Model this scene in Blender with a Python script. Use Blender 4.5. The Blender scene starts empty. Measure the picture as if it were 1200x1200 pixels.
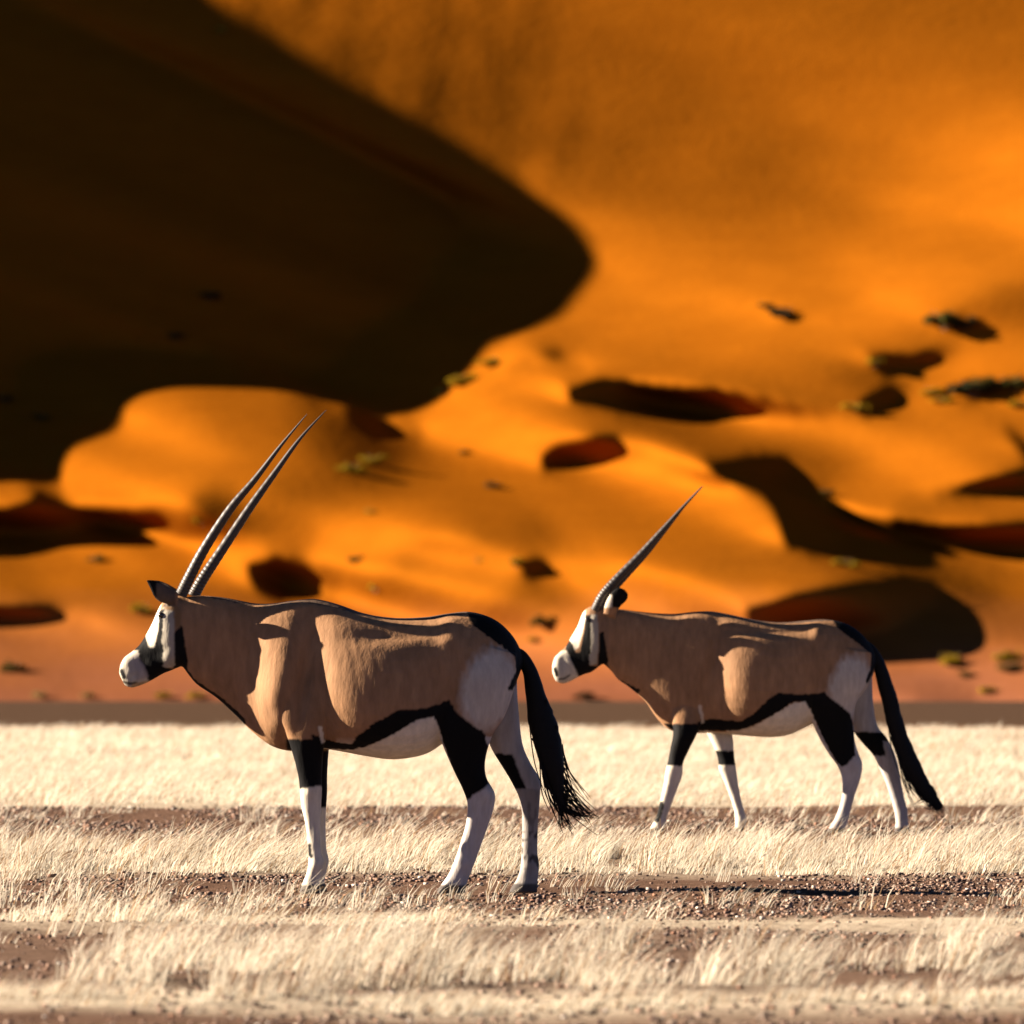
# Two long-horned antelopes crossing a grassy gravel plain in front of a sunlit red dune field.
import bpy, bmesh, math, random
import numpy as np
from mathutils import Vector, Matrix, noise as mnoise
SKY_STRENGTH = 0.05; EXPOSURE = 2.35
# ---- DUNES (shared with scene.py) ----
F = 11400.0; HOR = 762.0; CX = 600.0
SUN_EL = math.radians(20.0); SUN_AZ = math.radians(6.5)     # azimuth: degrees behind the picture plane, from the left
SHADOWS = [
 [(-760,-1000),(-420,-720),(-100,-320),(60,-130),(140,-55),(215,3),(258,38),(330,80),(400,118),(470,157),(530,190),(590,222),(640,252),(672,272),(688,290),(682,312),(650,348),(615,382),(596,402),(560,420),(530,442),(522,462),(500,478),(465,491),(500,500),(494,515),(455,514),(428,503),(412,487),(395,470),(365,460),(300,457),(200,454),(165,462),(136,480),(150,494),(132,512),(80,522),(66,545),(78,602),(44,602),(43,582),(26,568),(-60,569),(-160,575),(-500,560),(-760,420)],
 [(-600,600),(0,596),(45,586),(75,589),(130,594),(175,600),(250,628),(215,641),(100,645),(0,654),(-200,662),(-500,668)],
 [(-400,716),(0,711),(60,711),(108,730),(60,739),(0,742),(-300,748)],
 [(284,662),(318,655),(395,672),(402,684),(388,705),(330,705),(298,684)],
 [(630,538),(648,519),(690,510),(728,511),(744,524),(760,531),(735,545),(680,554),(637,553)],
 [(658,456),(700,442),(760,451),(830,457),(900,473),(985,491),(900,499),(820,502),(760,495),(700,478),(665,466)],
 [(588,431),(612,416),(650,412),(692,430),(640,428)],
 [(818,546),(870,535),(915,537),(950,552),(976,575),(958,588),(1010,605),(1080,618),(1200,612),(1300,606),(1500,640),(1320,668),(1200,660),(1120,665),(1020,665),(960,650),(921,640),(905,598),(890,578),(848,560)],
 [(870,716),(930,696),(1000,684),(1060,680),(1110,692),(1150,716),(1164,745),(1158,768),(1100,778),(1000,780),(900,760)],
 [(1088,580),(1150,559),(1200,550),(1300,543),(1300,594),(1200,589),(1150,587)],
 [(1172,498),(1200,515),(1240,545),(1205,540)],
 [(1016,418),(1065,421),(1126,405),(1116,430),(1088,442),(1046,440)],
 [(1006,474),(1040,458),(1072,459),(1068,481),(1016,487)],
 [(905,378),(925,368),(950,368),(965,366),(940,376)],
 [(604,664),(634,657),(655,666),(672,678),(630,679)],
 [(1118,474),(1140,458),(1170,462),(1160,472)],
 [(1100,380),(1130,370),(1150,376),(1130,386)],
]
TONES = [ # u, v, brightness wanted, reach
 (300,30,.30,120),(450,40,.26,120),(600,60,.30,130),(760,60,.36,130),(900,80,.36,130),(1050,60,.36,130),(1180,40,.40,110),
 (520,130,.26,80),(650,180,.34,80),(760,200,.38,90),(900,200,.42,90),(1020,170,.42,90),(1100,215,.62,60),(1180,190,.72,60),(1150,270,.72,70),
 (740,300,.46,60),(720,360,.50,60),(850,320,.55,70),(950,300,.52,50),(1020,320,.66,50),(980,350,.36,25),(1050,300,.7,50),(850,390,.55,50),(680,390,.5,40),
 (780,420,.55,40),(880,440,.46,40),(960,430,.40,40),(1000,400,.45,40),(1160,360,.25,30),(1195,345,.25,30),(1100,340,.55,40),(1090,400,.3,30),(1150,410,.5,35),(1180,440,.4,30),
 (1000,445,.2,25),(960,470,.35,30),
 (640,440,.80,30),(560,460,.78,30),(600,470,.8,40),(540,500,.78,30),(600,520,.72,30),(640,495,.7,25),(560,550,.66,30),(480,590,.66,35),(560,600,.6,40),
 (700,575,.62,30),(780,540,.66,30),(850,510,.55,35),(780,570,.78,40),(720,620,.72,40),(800,640,.74,40),(870,610,.74,30),(900,655,.62,30),(840,680,.5,30),(780,690,.55,35),
 (940,520,.34,30),(1020,520,.42,35),(1100,500,.5,35),(1150,510,.5,30),(980,545,.35,25),(1060,560,.6,30),(1010,580,.7,25),(1140,540,.6,30),(1080,590,.4,22),(1130,602,.5,20),(1190,598,.55,20),
 (110,560,.8,30),(170,560,.72,40),(200,500,.62,40),(280,480,.55,40),(330,530,.52,40),(390,480,.35,30),(400,520,.28,28),(450,545,.24,28),(350,570,.3,25),(250,585,.18,18),(330,592,.18,18),(400,590,.3,20),(280,612,.26,18),(330,620,.3,20),
 (500,545,.55,25),(430,580,.42,25),(430,630,.5,25),(500,640,.3,20),(560,635,.25,20),(620,635,.38,22),(420,660,.6,20),(520,670,.55,22),(480,695,.42,22),(440,700,.38,20),(560,690,.5,22),(640,700,.34,22),(600,720,.2,20),(700,690,.5,25),(740,730,.5,25),
 (680,650,.5,20),(250,660,.5,25),(180,660,.55,25),(80,665,.55,25),(20,672,.45,25),(100,700,.5,25),(200,700,.45,30),(160,760,.45,40),(60,770,.45,40),(280,740,.45,40),(650,770,.45,40),(700,800,.45,30),
 (1100,672,.32,15),(1180,672,.42,18),(1150,690,.25,18),(1190,720,.45,25),(1190,780,.55,25),(1100,798,.5,18),(1040,800,.5,18),(1100,812,.35,14),(200,805,.42,20),(60,805,.42,20),
 (20,578,.6,15),
]
def poly_mask(U, V, P):
    inside = np.zeros(U.shape, bool); n = len(P)
    for i in range(n):
        x0, y0 = P[i]; x1, y1 = P[(i+1) % n]
        if y0 == y1: continue
        c = ((y0 > V) != (y1 > V)) & (U < (x1-x0)*(V-y0)/(y1-y0)+x0)
        inside ^= c
    return inside
def vnoise(x, y, seed=0):
    r = np.random.RandomState(seed).rand(64, 64)
    xi = np.floor(x).astype(int); yi = np.floor(y).astype(int); fx = x-xi; fy = y-yi
    fx = fx*fx*(3-2*fx); fy = fy*fy*(3-2*fy)
    a = r[yi % 64, xi % 64]; b = r[yi % 64, (xi+1) % 64]; c = r[(yi+1) % 64, xi % 64]; d = r[(yi+1) % 64, (xi+1) % 64]
    return (a*(1-fx)+b*fx)*(1-fy)+(c*(1-fx)+d*fx)*fy
def solve_dunes(step=5.0, iters=260, outer=9):
    te = math.tan(SUN_EL)/math.cos(SUN_AZ)
    S = np.arange(-1000, 1700+1, step); Q = np.arange(-1000, 1450+1, step)
    U = np.repeat(S[None, :], len(Q), 0); V = Q[:, None]+(U-600)*te
    M = np.zeros(U.shape, bool)
    for P in SHADOWS: M |= poly_mask(U, V, P)
    FN = 4; Sf = np.arange(S[0], S[-1]+step*.5, step/FN)     # finer along the sun lines, three lines per row, averaged
    # brightness wanted
    W = np.full(U.shape, 1e-4); I = W*.45
    for (a, b, t, rch) in TONES:
        d2 = ((U-a)/1.6)**2+(V-b)**2
        w = np.exp(-d2/(2*(rch*.62)**2))+2e-5/(1+d2/rch**2)
        W = W+w; I = I+w*t
    I = I/W
    # rough relief texture on the rugged upper slope
    rug = np.clip((330-V)/200, 0, 1)*np.clip((760-U)/200, 0, 1)
    I = I*(1+rug*.5*(vnoise((U+.3*V)/30, (V-.8*U)/95, 3)-.5))+rug*.08*(vnoise(U/11, V/17, 4)-.5)
    I = I*(1+.16*(vnoise(U/90, V/24, 5)-.5)+.10*(vnoise(U/37, V/11, 6)-.5))
    I = np.clip((I/.55)**1.55*.52, .08, .86)*(1-.28*np.clip((200-V)/120, 0, 1))
    ca, sa, ce, se = math.cos(SUN_AZ), math.sin(SUN_AZ), math.cos(SUN_EL), math.sin(SUN_EL)
    # base slope away from the viewer: gentle low dunes, then the steep face
    vv = np.arange(-2400, 2701, 1.0)
    G1 = np.where(vv > 700, 3.4, np.where(vv > 430, 3.2-(700-vv)/270*1.3, 1.75)); G1 = np.where(vv > 830, 2.0, G1)
    k = np.exp(-np.arange(-90, 91)**2/(2*40.0**2)); k /= k.sum(); G1 = np.convolve(np.pad(G1, 90, 'edge'), k, 'valid')
    Yb = np.zeros(len(vv)); i0 = int(np.argmin(abs(vv-830))); Yb[i0] = 440.0
    for i in range(i0-1, -1, -1): Yb[i] = Yb[i+1]+G1[i]*Yb[i+1]/F/(1-G1[i]*(HOR-vv[i])/F if False else 1)
    for i in range(i0+1, len(vv)): Yb[i] = Yb[i-1]-G1[i]*Yb[i-1]/F
    Y0 = np.interp(V, vv, Yb); G = np.interp(V, vv, G1); mpp = Y0/F
    c_slip = 1.1; cap = 7.0
    Y = Y0.copy()
    rs = step/ce*mpp[:, :-1]                      # metres per link along the sun line
    corr = 0
    for o in range(outer):
        gz = G; gx = np.zeros_like(Y)
        if o:
            gz = np.zeros_like(Y); gz[:-1] = (Y[:-1]-Y[1:])/(step*mpp[:-1]); gz[-1] = gz[-2]
            ds = np.zeros_like(Y); ds[:, 1:] = (Y[:, :-1]-Y[:, 1:])/rs; gx = (se*gz-ds)/ce
        nrm = np.clip(np.sqrt(1+gx**2+gz**2), 1.3, 4.5)
        R = I*nrm                                  # dh/dt toward the sun where lit
        R = np.minimum(R, 3.0)
        r = R.copy()
        # shadow stretches: windward slope out of sight of the sun, then slip face down from the crest
        rsum = np.zeros_like(r)
        for sub in ((-.33, 0, .33) if o < 3 else ()):
            Vf = (Q[:, None]+sub*step)+(Sf[None, :]-600)*te; Uf = np.repeat(Sf[None, :], len(Q), 0)
            Mf = np.zeros(Uf.shape, bool)
            for P in SHADOWS: Mf |= poly_mask(Uf, Vf, P)
            for qi in range(len(Q)):
                rf = np.interp(Sf, S, r[qi]); m = Mf[qi]
                if m.any():
                    e = np.flatnonzero(np.diff(np.concatenate([[0], m.astype(int), [0]])))
                    for a, b in zip(e[::2], e[1::2]):      # a = crest end (sunward), b = trailing end
                        dt = rs[qi, min(a//FN, rs.shape[1]-1)]/FN; n = b-a
                        rl = min(float(rf[min(b, len(Sf)-1)]), 1.2)
                        L = n*dt; edges = np.arange(n+1)*dt
                        h = np.minimum(np.minimum(edges*c_slip, (L-edges)*rl), cap)
                        rf[a:b] = -(h[1:]-h[:-1])/dt
                # mean over the link that ends at each coarse node
                cs = np.concatenate([[0], np.cumsum(rf)]); k_ = np.arange(len(S))*FN
                rsum[qi, 1:] += (cs[np.minimum(k_[1:], len(rf))]-cs[k_[:-1]])/FN
        r = rsum/3 if o < 3 else r_last
        r_last = r
        T1 = (r[:, 1:]+ce*sa)*rs                   # wanted Y difference per link toward the sun
        T2 = (G[:-1]*step*mpp[:-1])                # wanted vertical difference
        w1 = np.ones_like(T1); w2 = np.full_like(T2, .014); w3 = .09
        m1 = M[:, 1:] | M[:, :-1]; w1[m1] = 2.0
        off = (U < -60) | (U > 1260) | (V < -60) | (V > 860)
        w1[off[:, 1:] & ~m1] = .06; w2[off[:-1]] = .05
        if o:                                      # push the shadowed stretches to close exactly on their trailing edges
            res = T1-(Y[:, :-1]-Y[:, 1:])
            corr = (corr+np.where(m1, res, 0)) if o > 2 else np.zeros_like(T1)
            T1 = T1+np.clip(corr, -2, 2)
        def A(x):
            y = np.zeros_like(x)
            d = (x[:, :-1]-x[:, 1:])*w1; y[:, :-1] += d; y[:, 1:] -= d
            d = (x[:-1]-x[1:])*w2; y[:-1] += d; y[1:] -= d
            d = (x[2:]-2*x[1:-1]+x[:-2])*w3; y[2:] += d; y[1:-1] -= 2*d; y[:-2] += d
            return y
        b = np.zeros_like(Y)
        d = T1*w1; b[:, :-1] += d; b[:, 1:] -= d
        d = T2*w2; b[:-1] += d; b[1:] -= d
        X = Y.copy(); Rr = b-A(X); p = Rr.copy(); rr = (Rr*Rr).sum()
        for it in range(iters):
            Ap = A(p); al = rr/(p*Ap).sum(); X += al*p; Rr -= al*Ap; r2 = (Rr*Rr).sum(); p = Rr+(r2/rr)*p; rr = r2
        sel = (abs(V-815) < 8) & (U > 0) & (U < 1200)
        X += 445-X[sel].mean()
        Y = X
    for _ in range(3): Y[1:-1] = .5*Y[1:-1]+.25*(Y[2:]+Y[:-2])
    Y[:, 1:-1] = .7*Y[:, 1:-1]+.15*(Y[:, 2:]+Y[:, :-2])
    return S, Q, U, V, Y, M, I, te, mpp
# ---- END DUNES ----
H = 0.9754                                     # camera height, metres
SC = bpy.context.scene
COL = SC.collection
rng = np.random.RandomState(7)
random.seed(7)

def tag(o, label=None, cat=None, group=None, kind=None):
    if label: o['label'] = label
    if cat: o['category'] = cat
    if group: o['group'] = group
    if kind: o['kind'] = kind
    return o

def mesh_np(name, verts, quads=None, tris=None, cols=None, mat=None, smooth=True, parent=None):
    """one mesh object from arrays"""
    me = bpy.data.meshes.new(name)
    verts = np.asarray(verts, np.float32)
    lens = []; idx = []
    if quads is not None and len(quads): idx.append(np.asarray(quads, np.int32).ravel()); lens.append(np.full(len(quads), 4, np.int32))
    if tris is not None and len(tris): idx.append(np.asarray(tris, np.int32).ravel()); lens.append(np.full(len(tris), 3, np.int32))
    idx = np.concatenate(idx); lens = np.concatenate(lens)
    me.vertices.add(len(verts)); me.vertices.foreach_set('co', verts.ravel())
    me.loops.add(len(idx)); me.loops.foreach_set('vertex_index', idx)
    me.polygons.add(len(lens))
    me.polygons.foreach_set('loop_start', np.concatenate([[0], np.cumsum(lens)[:-1]]).astype(np.int32))
    me.polygons.foreach_set('loop_total', lens)
    me.polygons.foreach_set('use_smooth', np.full(len(lens), smooth))
    me.update(); me.validate()
    if cols is not None:
        at = me.color_attributes.new('Col', 'FLOAT_COLOR', 'POINT')
        c = np.ones((len(verts), 4), np.float32); c[:, :3] = cols
        at.data.foreach_set('color', c.ravel())
    o = bpy.data.objects.new(name, me); COL.objects.link(o)
    if mat: me.materials.append(mat)
    if parent: o.parent = parent
    return o

# ---------------------------------------------------------------- materials
class NT:
    def __init__(s, name):
        s.m = bpy.data.materials.new(name); s.m.use_nodes = True; s.t = s.m.node_tree; s.t.nodes.clear()
        s.out = s.n('ShaderNodeOutputMaterial'); s.b = s.n('ShaderNodeBsdfPrincipled'); s.l(s.b, 'BSDF', s.out, 'Surface')
    def n(s, k, **kw):
        x = s.t.nodes.new(k)
        for a, b in kw.items(): setattr(x, a, b)
        return x
    def l(s, a, ao, b, bi): s.t.links.new(a.outputs[ao], b.inputs[bi])
    def noise(s, scale, detail=4, rough=.55, vec=None, dist=0):
        x = s.n('ShaderNodeTexNoise'); x.inputs['Scale'].default_value = scale; x.inputs['Detail'].default_value = detail
        x.inputs['Roughness'].default_value = rough; x.inputs['Distortion'].default_value = dist
        if vec: s.t.links.new(vec, x.inputs['Vector'])
        return x
    def mapping(s, scale=(1, 1, 1), rot=(0, 0, 0)):
        c = s.n('ShaderNodeTexCoord'); m = s.n('ShaderNodeMapping'); m.inputs['Scale'].default_value = scale; m.inputs['Rotation'].default_value = rot
        s.l(c, 'Object', m, 'Vector'); return m.outputs['Vector']
    def ramp(s, fac, stops):
        r = s.n('ShaderNodeValToRGB'); e = r.color_ramp.elements
        while len(e) > 1: e.remove(e[-1])
        e[0].position = stops[0][0]; e[0].color = tuple(stops[0][1])+(1,)
        for p, c in stops[1:]:
            x = e.new(p); x.color = tuple(c)+(1,)
        s.t.links.new(fac, r.inputs['Fac']); return r
    def mix(s, fac, a, b, mode='MIX'):
        x = s.n('ShaderNodeMix', data_type='RGBA', blend_type=mode)
        for v, i in ((fac, 0), (a, 6), (b, 7)):
            if isinstance(v, (int, float)): x.inputs[i].default_value = v
            elif isinstance(v, tuple): x.inputs[i].default_value = v+(1,)
            else: s.t.links.new(v, x.inputs[i])
        return x.outputs[2]
    def math(s, op, a, b=None, c=None):
        x = s.n('ShaderNodeMath', operation=op)
        for i, v in enumerate((a, b, c)):
            if v is None: continue
            if isinstance(v, (int, float)): x.inputs[i].default_value = v
            else: s.t.links.new(v, x.inputs[i])
        return x.outputs[0]
    def base(s, c):
        if isinstance(c, tuple): s.b.inputs['Base Color'].default_value = c+(1,)
        else: s.t.links.new(c, s.b.inputs['Base Color'])
    def rough(s, r, spec=.5): s.b.inputs['Roughness'].default_value = r; s.b.inputs['Specular IOR Level'].default_value = spec
    def bump(s, h, strength, dist):
        b = s.n('ShaderNodeBump'); b.inputs['Strength'].default_value = strength; b.inputs['Distance'].default_value = dist
        s.t.links.new(h, b.inputs['Height']); s.l(b, 'Normal', s.b, 'Normal')

def mat_dune():
    m = NT('dune_sand'); c = m.n('ShaderNodeTexCoord'); sep = m.n('ShaderNodeSeparateXYZ'); m.l(c, 'Object', sep, 'Vector')
    n = m.noise(.09, 5, .6, c.outputs['Object'])
    z = m.math('ADD', sep.outputs['Z'], m.math('MULTIPLY', m.math('SUBTRACT', n.outputs['Fac'], .5), 4.0))
    f = m.n('ShaderNodeMapRange'); f.inputs['From Min'].default_value = -1.2; f.inputs['From Max'].default_value = 7.0; m.t.links.new(z, f.inputs['Value'])
    r = m.ramp(f.outputs['Result'], [(0, (.175, .064, .032)), (.3, (.19, .062, .015)), (.65, (.206, .0610, .0035)), (1, (.208, .0605, .0030))])
    n2 = m.noise(.35, 6, .6, m.mapping((1, 1, 3)))
    v = m.ramp(n2.outputs['Fac'], [(.3, (.88, .86, .84)), (.7, (1, 1, 1))])
    m.base(m.mix(1.0, r.outputs['Color'], v.outputs['Color'], 'MULTIPLY')); m.rough(.95, 0)
    w = m.noise(1.6, 4, .6, m.mapping((1, 1, 2.5)))
    m.bump(w.outputs['Fac'], .35, .12)
    return m.m

def mat_attr(name, rough=.8, spec=.3, noise_scale=60, noise_amt=.25, bump=0, trans=0, stretch=(1, 1, 1), rot=(0, 0, 0), bdist=.003):
    m = NT(name); a = m.n('ShaderNodeAttribute', attribute_name='Col')
    n = m.noise(noise_scale, 4, .6, m.mapping(stretch, rot))
    v = m.ramp(n.outputs['Fac'], [(.25, (1-noise_amt,)*3), (.75, (1+noise_amt*.3,)*3)])
    colr = m.mix(1.0, a.outputs['Color'], v.outputs['Color'], 'MULTIPLY')
    m.base(colr); m.rough(rough, spec)
    if bump: m.bump(n.outputs['Fac'], bump, bdist)
    if trans:
        t = m.n('ShaderNodeBsdfTranslucent'); m.t.links.new(colr, t.inputs['Color'])
        mx = m.n('ShaderNodeMixShader'); mx.inputs[0].default_value = trans
        m.l(m.b, 'BSDF', mx, 1); m.l(t, 'BSDF', mx, 2); m.l(mx, 'Shader', m.out, 'Surface')
    return m.m

def mat_ground():
    m = NT('plain_soil'); c = m.n('ShaderNodeTexCoord'); sep = m.n('ShaderNodeSeparateXYZ'); m.l(c, 'Object', sep, 'Vector')
    nb = m.noise(.55, 3, .5, m.mapping((.45, 1, 1)))
    # distance across the plain with a wobble, as a share of 200 m
    y = sep.outputs['Y']
    y2 = m.math('MULTIPLY', y, m.math('ADD', .975, m.math('MULTIPLY', nb.outputs['Fac'], .05)))
    f = m.math('DIVIDE', y2, 200.0)
    P = (.49, .41, .305); G = (.14, .085, .06); D = (.085, .052, .034)
    def s(v): return v/200.0
    stops = [(s(26.2), G), (s(26.5), P), (s(27.6), P), (s(28.4), (.155, .10, .072)), (s(34), (.155, .10, .072)), (s(34.6), P), (s(35.3), P), (s(35.8), G), (s(42), G), (s(42.5), P), (s(43.4), P), (s(44), (.25, .18, .125)), (s(50), (.25, .18, .125)), (s(50.6), G), (s(60.3), G), (s(61), P),
             (s(73), P), (s(76), (.33, .25, .18)), (s(80), P), (s(112), (.38, .28, .18)), (s(122), (.28, .17, .105)), (s(126), D), (s(190), D)]
    r = m.ramp(f, stops)
    n2 = m.noise(9, 6, .7, c.outputs['Object']); n3 = m.noise(55, 4, .7, c.outputs['Object'])
    v = m.ramp(n2.outputs['Fac'], [(.3, (.6, .56, .54)), (.55, (1, 1, 1)), (.75, (1.15, 1.15, 1.15))])
    v3 = m.ramp(n3.outputs['Fac'], [(.35, (.65, .62, .6)), (.6, (1.05, 1.05, 1.05))])
    m.base(m.mix(1.0, m.mix(1.0, r.outputs['Color'], v.outputs['Color'], 'MULTIPLY'), v3.outputs['Color'], 'MULTIPLY')); m.rough(.95, 0)
    m.bump(n3.outputs['Fac'], .7, .02)
    return m.m

def mat_plain(name, color, rough=.5, spec=.5, noise=None):
    m = NT(name)
    n = m.noise(noise or 40, 4, .6, m.mapping())
    v = m.ramp(n.outputs['Fac'], [(.3, tuple(x*.7 for x in color)), (.7, tuple(min(1, x*1.2) for x in color))])
    m.base(v.outputs['Color']); m.rough(rough, spec); return m.m

# ---------------------------------------------------------------- camera, light, sky
cam = bpy.data.cameras.new('camera'); camo = bpy.data.objects.new('camera', cam); COL.objects.link(camo)
camo.location = (0, 0, H); camo.rotation_euler = (math.radians(90), 0, 0)
cam.sensor_width = 36; cam.lens = 36*F/1200; cam.shift_y = (HOR-600)/1200; cam.clip_start = .5; cam.clip_end = 5000
cam.dof.use_dof = True; cam.dof.focus_distance = 41.5; cam.dof.aperture_fstop = cam.lens/1000/.046
SC.camera = camo
ca, sa, ce, se = math.cos(SUN_AZ), math.sin(SUN_AZ), math.cos(SUN_EL), math.sin(SUN_EL)
SUN = Vector((-ce*ca, ce*sa, se))
sl = bpy.data.lights.new('sun', 'SUN'); sl.energy = 5.0; sl.angle = math.radians(.5); sl.color = (1, .86, .69)
slo = bpy.data.objects.new('sun', sl); COL.objects.link(slo); slo.rotation_euler = SUN.to_track_quat('Z', 'Y').to_euler(); slo.location = (-30, 0, 40)
w = bpy.data.worlds.new('World'); SC.world = w; w.use_nodes = True; nt = w.node_tree; nt.nodes.clear()
sky = nt.nodes.new('ShaderNodeTexSky'); sky.sky_type = 'NISHITA'; sky.sun_disc = False; sky.sun_elevation = SUN_EL; sky.sun_rotation = math.atan2(-ca, sa)
sky.altitude = 1500; sky.air_density = .16; sky.dust_density = .0; sky.ozone_density = 2.0
bg = nt.nodes.new('ShaderNodeBackground'); bg.inputs['Strength'].default_value = SKY_STRENGTH
wo = nt.nodes.new('ShaderNodeOutputWorld'); nt.links.new(sky.outputs[0], bg.inputs[0]); nt.links.new(bg.outputs[0], wo.inputs[0])
SC.view_settings.view_transform = 'Standard'; SC.view_settings.look = 'None'; SC.view_settings.gamma = 1; SC.view_settings.exposure = EXPOSURE
SC.render.engine = 'CYCLES'
try: SC.cycles.diffuse_bounces = 1; SC.cycles.max_bounces = 4; SC.cycles.use_denoising = True
except Exception: pass

# ---------------------------------------------------------------- dunes
S, Q, U, V, Yd, MK, II, te, mpp = solve_dunes()
gx = (U-600)*Yd/F; gz = H+(HOR-V)*Yd/F
keep = (V > -620) & (V < 960)
nq, ns = U.shape
ids = np.arange(nq*ns).reshape(nq, ns)
kq = keep[:-1, :-1] & keep[1:, :-1] & keep[:-1, 1:] & keep[1:, 1:]
qd = np.stack([ids[:-1, :-1][kq], ids[1:, :-1][kq], ids[1:, 1:][kq], ids[:-1, 1:][kq]], 1)
used = np.unique(qd); remap = np.full(nq*ns, -1); remap[used] = np.arange(len(used))
dv = np.stack([gx.ravel(), Yd.ravel(), gz.ravel()], 1)[used]
qd = remap[qd]
def edge_profile(u, v):
    j = int(np.argmin(abs(S-u))); vc = V[:, j]; return np.interp(v, vc, Yd[:, j])
for u0, u1, side in ((1690, 6500, 1), (-990, -5500, -1)):          # the field runs on past both sides of the view
    us = np.linspace(u0, u1, 320); vs_ = np.arange(-640, 901, 10.0); UU, VV = np.meshgrid(us, vs_); t_ = np.abs(UU-u0)
    bl = np.clip(t_/500, 0, 1); bl = bl*bl*(3-2*bl)
    top = -600+bl*(260*vnoise(UU/900+3, UU*0+.5, 83)-40); VV = np.where(VV < 0, VV*(-top/640), VV); ye = edge_profile(u0, VV.ravel()).reshape(VV.shape)
    YY = ye+bl*(16*(vnoise(UU/520+7, VV/230+3, 81)-.5)+7*(vnoise(UU/170, VV/70, 82)-.5)*np.clip((VV+200)/400, 0, 1))+t_*(.010 if side > 0 else .034)
    o_ = len(dv); dv = np.concatenate([dv, np.stack([((UU-600)*YY/F).ravel(), YY.ravel(), (H+(HOR-VV)*YY/F).ravel()], 1)])
    g_ = np.arange(UU.size).reshape(UU.shape)+o_
    qn = np.stack([g_[:-1, :-1].ravel(), g_[1:, :-1].ravel(), g_[1:, 1:].ravel(), g_[:-1, 1:].ravel()], 1)
    qd = np.concatenate([qd, qn if side > 0 else qn[:, ::-1]])
tag(mesh_np('dunes', dv, quads=qd, mat=mat_dune()), 'tall orange sand dunes with hollows in deep shade rising behind the plain', 'dune', kind='structure')
def dune_at(u, v):
    s = (u-S[0])/(S[1]-S[0]); q = (v-(u-600)*te-Q[0])/(Q[1]-Q[0]); i, j = int(q), int(s); a, b = q-i, s-j
    y = (Yd[i, j]*(1-b)+Yd[i, j+1]*b)*(1-a)+(Yd[i+1, j]*(1-b)+Yd[i+1, j+1]*b)*a
    return Vector(((u-600)*y/F, y, H+(HOR-v)*y/F)), y

# ---------------------------------------------------------------- the plain
def ground_z(x, y):
    near = np.clip((90-y)/20, 0, 1)
    z = near*(.030*(vnoise(x*.7+9, y*.35+4, 11)-.5)+.016*(vnoise(x*2.6, y*2.1, 12)-.5)+.030*np.clip((44-y)/3, 0, 1)*(vnoise(x*1.3+20, y*1.6, 14)-.5)+.008*(vnoise(x*9, y*7, 13)-.5))
    return z-np.where(y > 186, (y-186)*.0062, 0)
xs = np.unique(np.concatenate([np.linspace(-9, 9, 300), np.linspace(-60, 60, 121), np.linspace(-700, 700, 71)]))
ys = np.unique(np.concatenate([np.linspace(18, 62, 420), np.linspace(62, 190, 200), np.linspace(190, 500, 40), np.linspace(-300, 18, 40), [900, 1500]]))
GX, GY = np.meshgrid(xs, ys); GZ = ground_z(GX, GY)
gi = np.arange(GX.size).reshape(GX.shape)
tag(mesh_np('ground', np.stack([GX.ravel(), GY.ravel(), GZ.ravel()], 1), quads=np.stack([gi[:-1, :-1].ravel(), gi[:-1, 1:].ravel(), gi[1:, 1:].ravel(), gi[1:, :-1].ravel()], 1), mat=mat_ground()),
    'flat pale soil plain with bands of dark gravel', 'ground', kind='structure')

# ---- gravel: loose stones lying on the dark bands
def stones(name, label, zones):
    base = np.array([(x, y, z) for x in (-1, 1) for y in (-1, 1) for z in (-.8, 1)], float)
    quad = np.array([(0, 1, 3, 2), (4, 6, 7, 5), (0, 4, 5, 1), (2, 3, 7, 6), (0, 2, 6, 4), (1, 5, 7, 3)])
    P = []; R = []; Cc = []
    pal = np.array([(.34, .20, .14), (.20, .11, .08), (.46, .30, .22), (.11, .065, .05), (.60, .45, .35), (.42, .20, .12), (.80, .70, .60)])
    for (x0, x1, y0, y1, dens, r0, r1) in zones:
        n = int((x1-x0)*(y1-y0)*dens); x = rng.uniform(x0, x1, n); y = rng.uniform(y0, y1, n)
        cl = vnoise(x*1.3+3, y*.8+7, 21); ok = rng.rand(n) < np.clip((cl-.2)*1.8, .1, 1); x, y = x[ok], y[ok]
        r = r0+(r1-r0)*rng.rand(len(x))**2.8
        P.append(np.stack([x, y, ground_z(x, y)+r*.2], 1)); R.append(r)
        Cc.append(pal[rng.choice(len(pal), len(x), p=[.24, .22, .17, .15, .09, .09, .04])]*rng.uniform(.3, .66, (len(x), 1)))
    P = np.concatenate(P); R = np.concatenate(R); Cc = np.concatenate(Cc); n = len(P)
    sc = R[:, None]*rng.uniform(.6, 1.15, (n, 3))*np.array([1, 1, .62]); th = rng.uniform(0, 6.28, n)
    v = base[None]*rng.uniform(.6, 1.0, (n, 8, 1))*sc[:, None]*.62
    vx = v[..., 0]*np.cos(th)[:, None]-v[..., 1]*np.sin(th)[:, None]; vy = v[..., 0]*np.sin(th)[:, None]+v[..., 1]*np.cos(th)[:, None]
    v = np.stack([vx, vy, v[..., 2]], -1)+P[:, None]
    q = (quad[None]+np.arange(n)[:, None, None]*8).reshape(-1, 4)
    tag(mesh_np(name, v.reshape(-1, 3), quads=q, cols=np.repeat(Cc, 8, 0), mat=MAT_STONE, smooth=True), label, 'gravel', kind='stuff')
MAT_STONE = mat_attr('stone', .85, .3, 90, .3)
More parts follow.
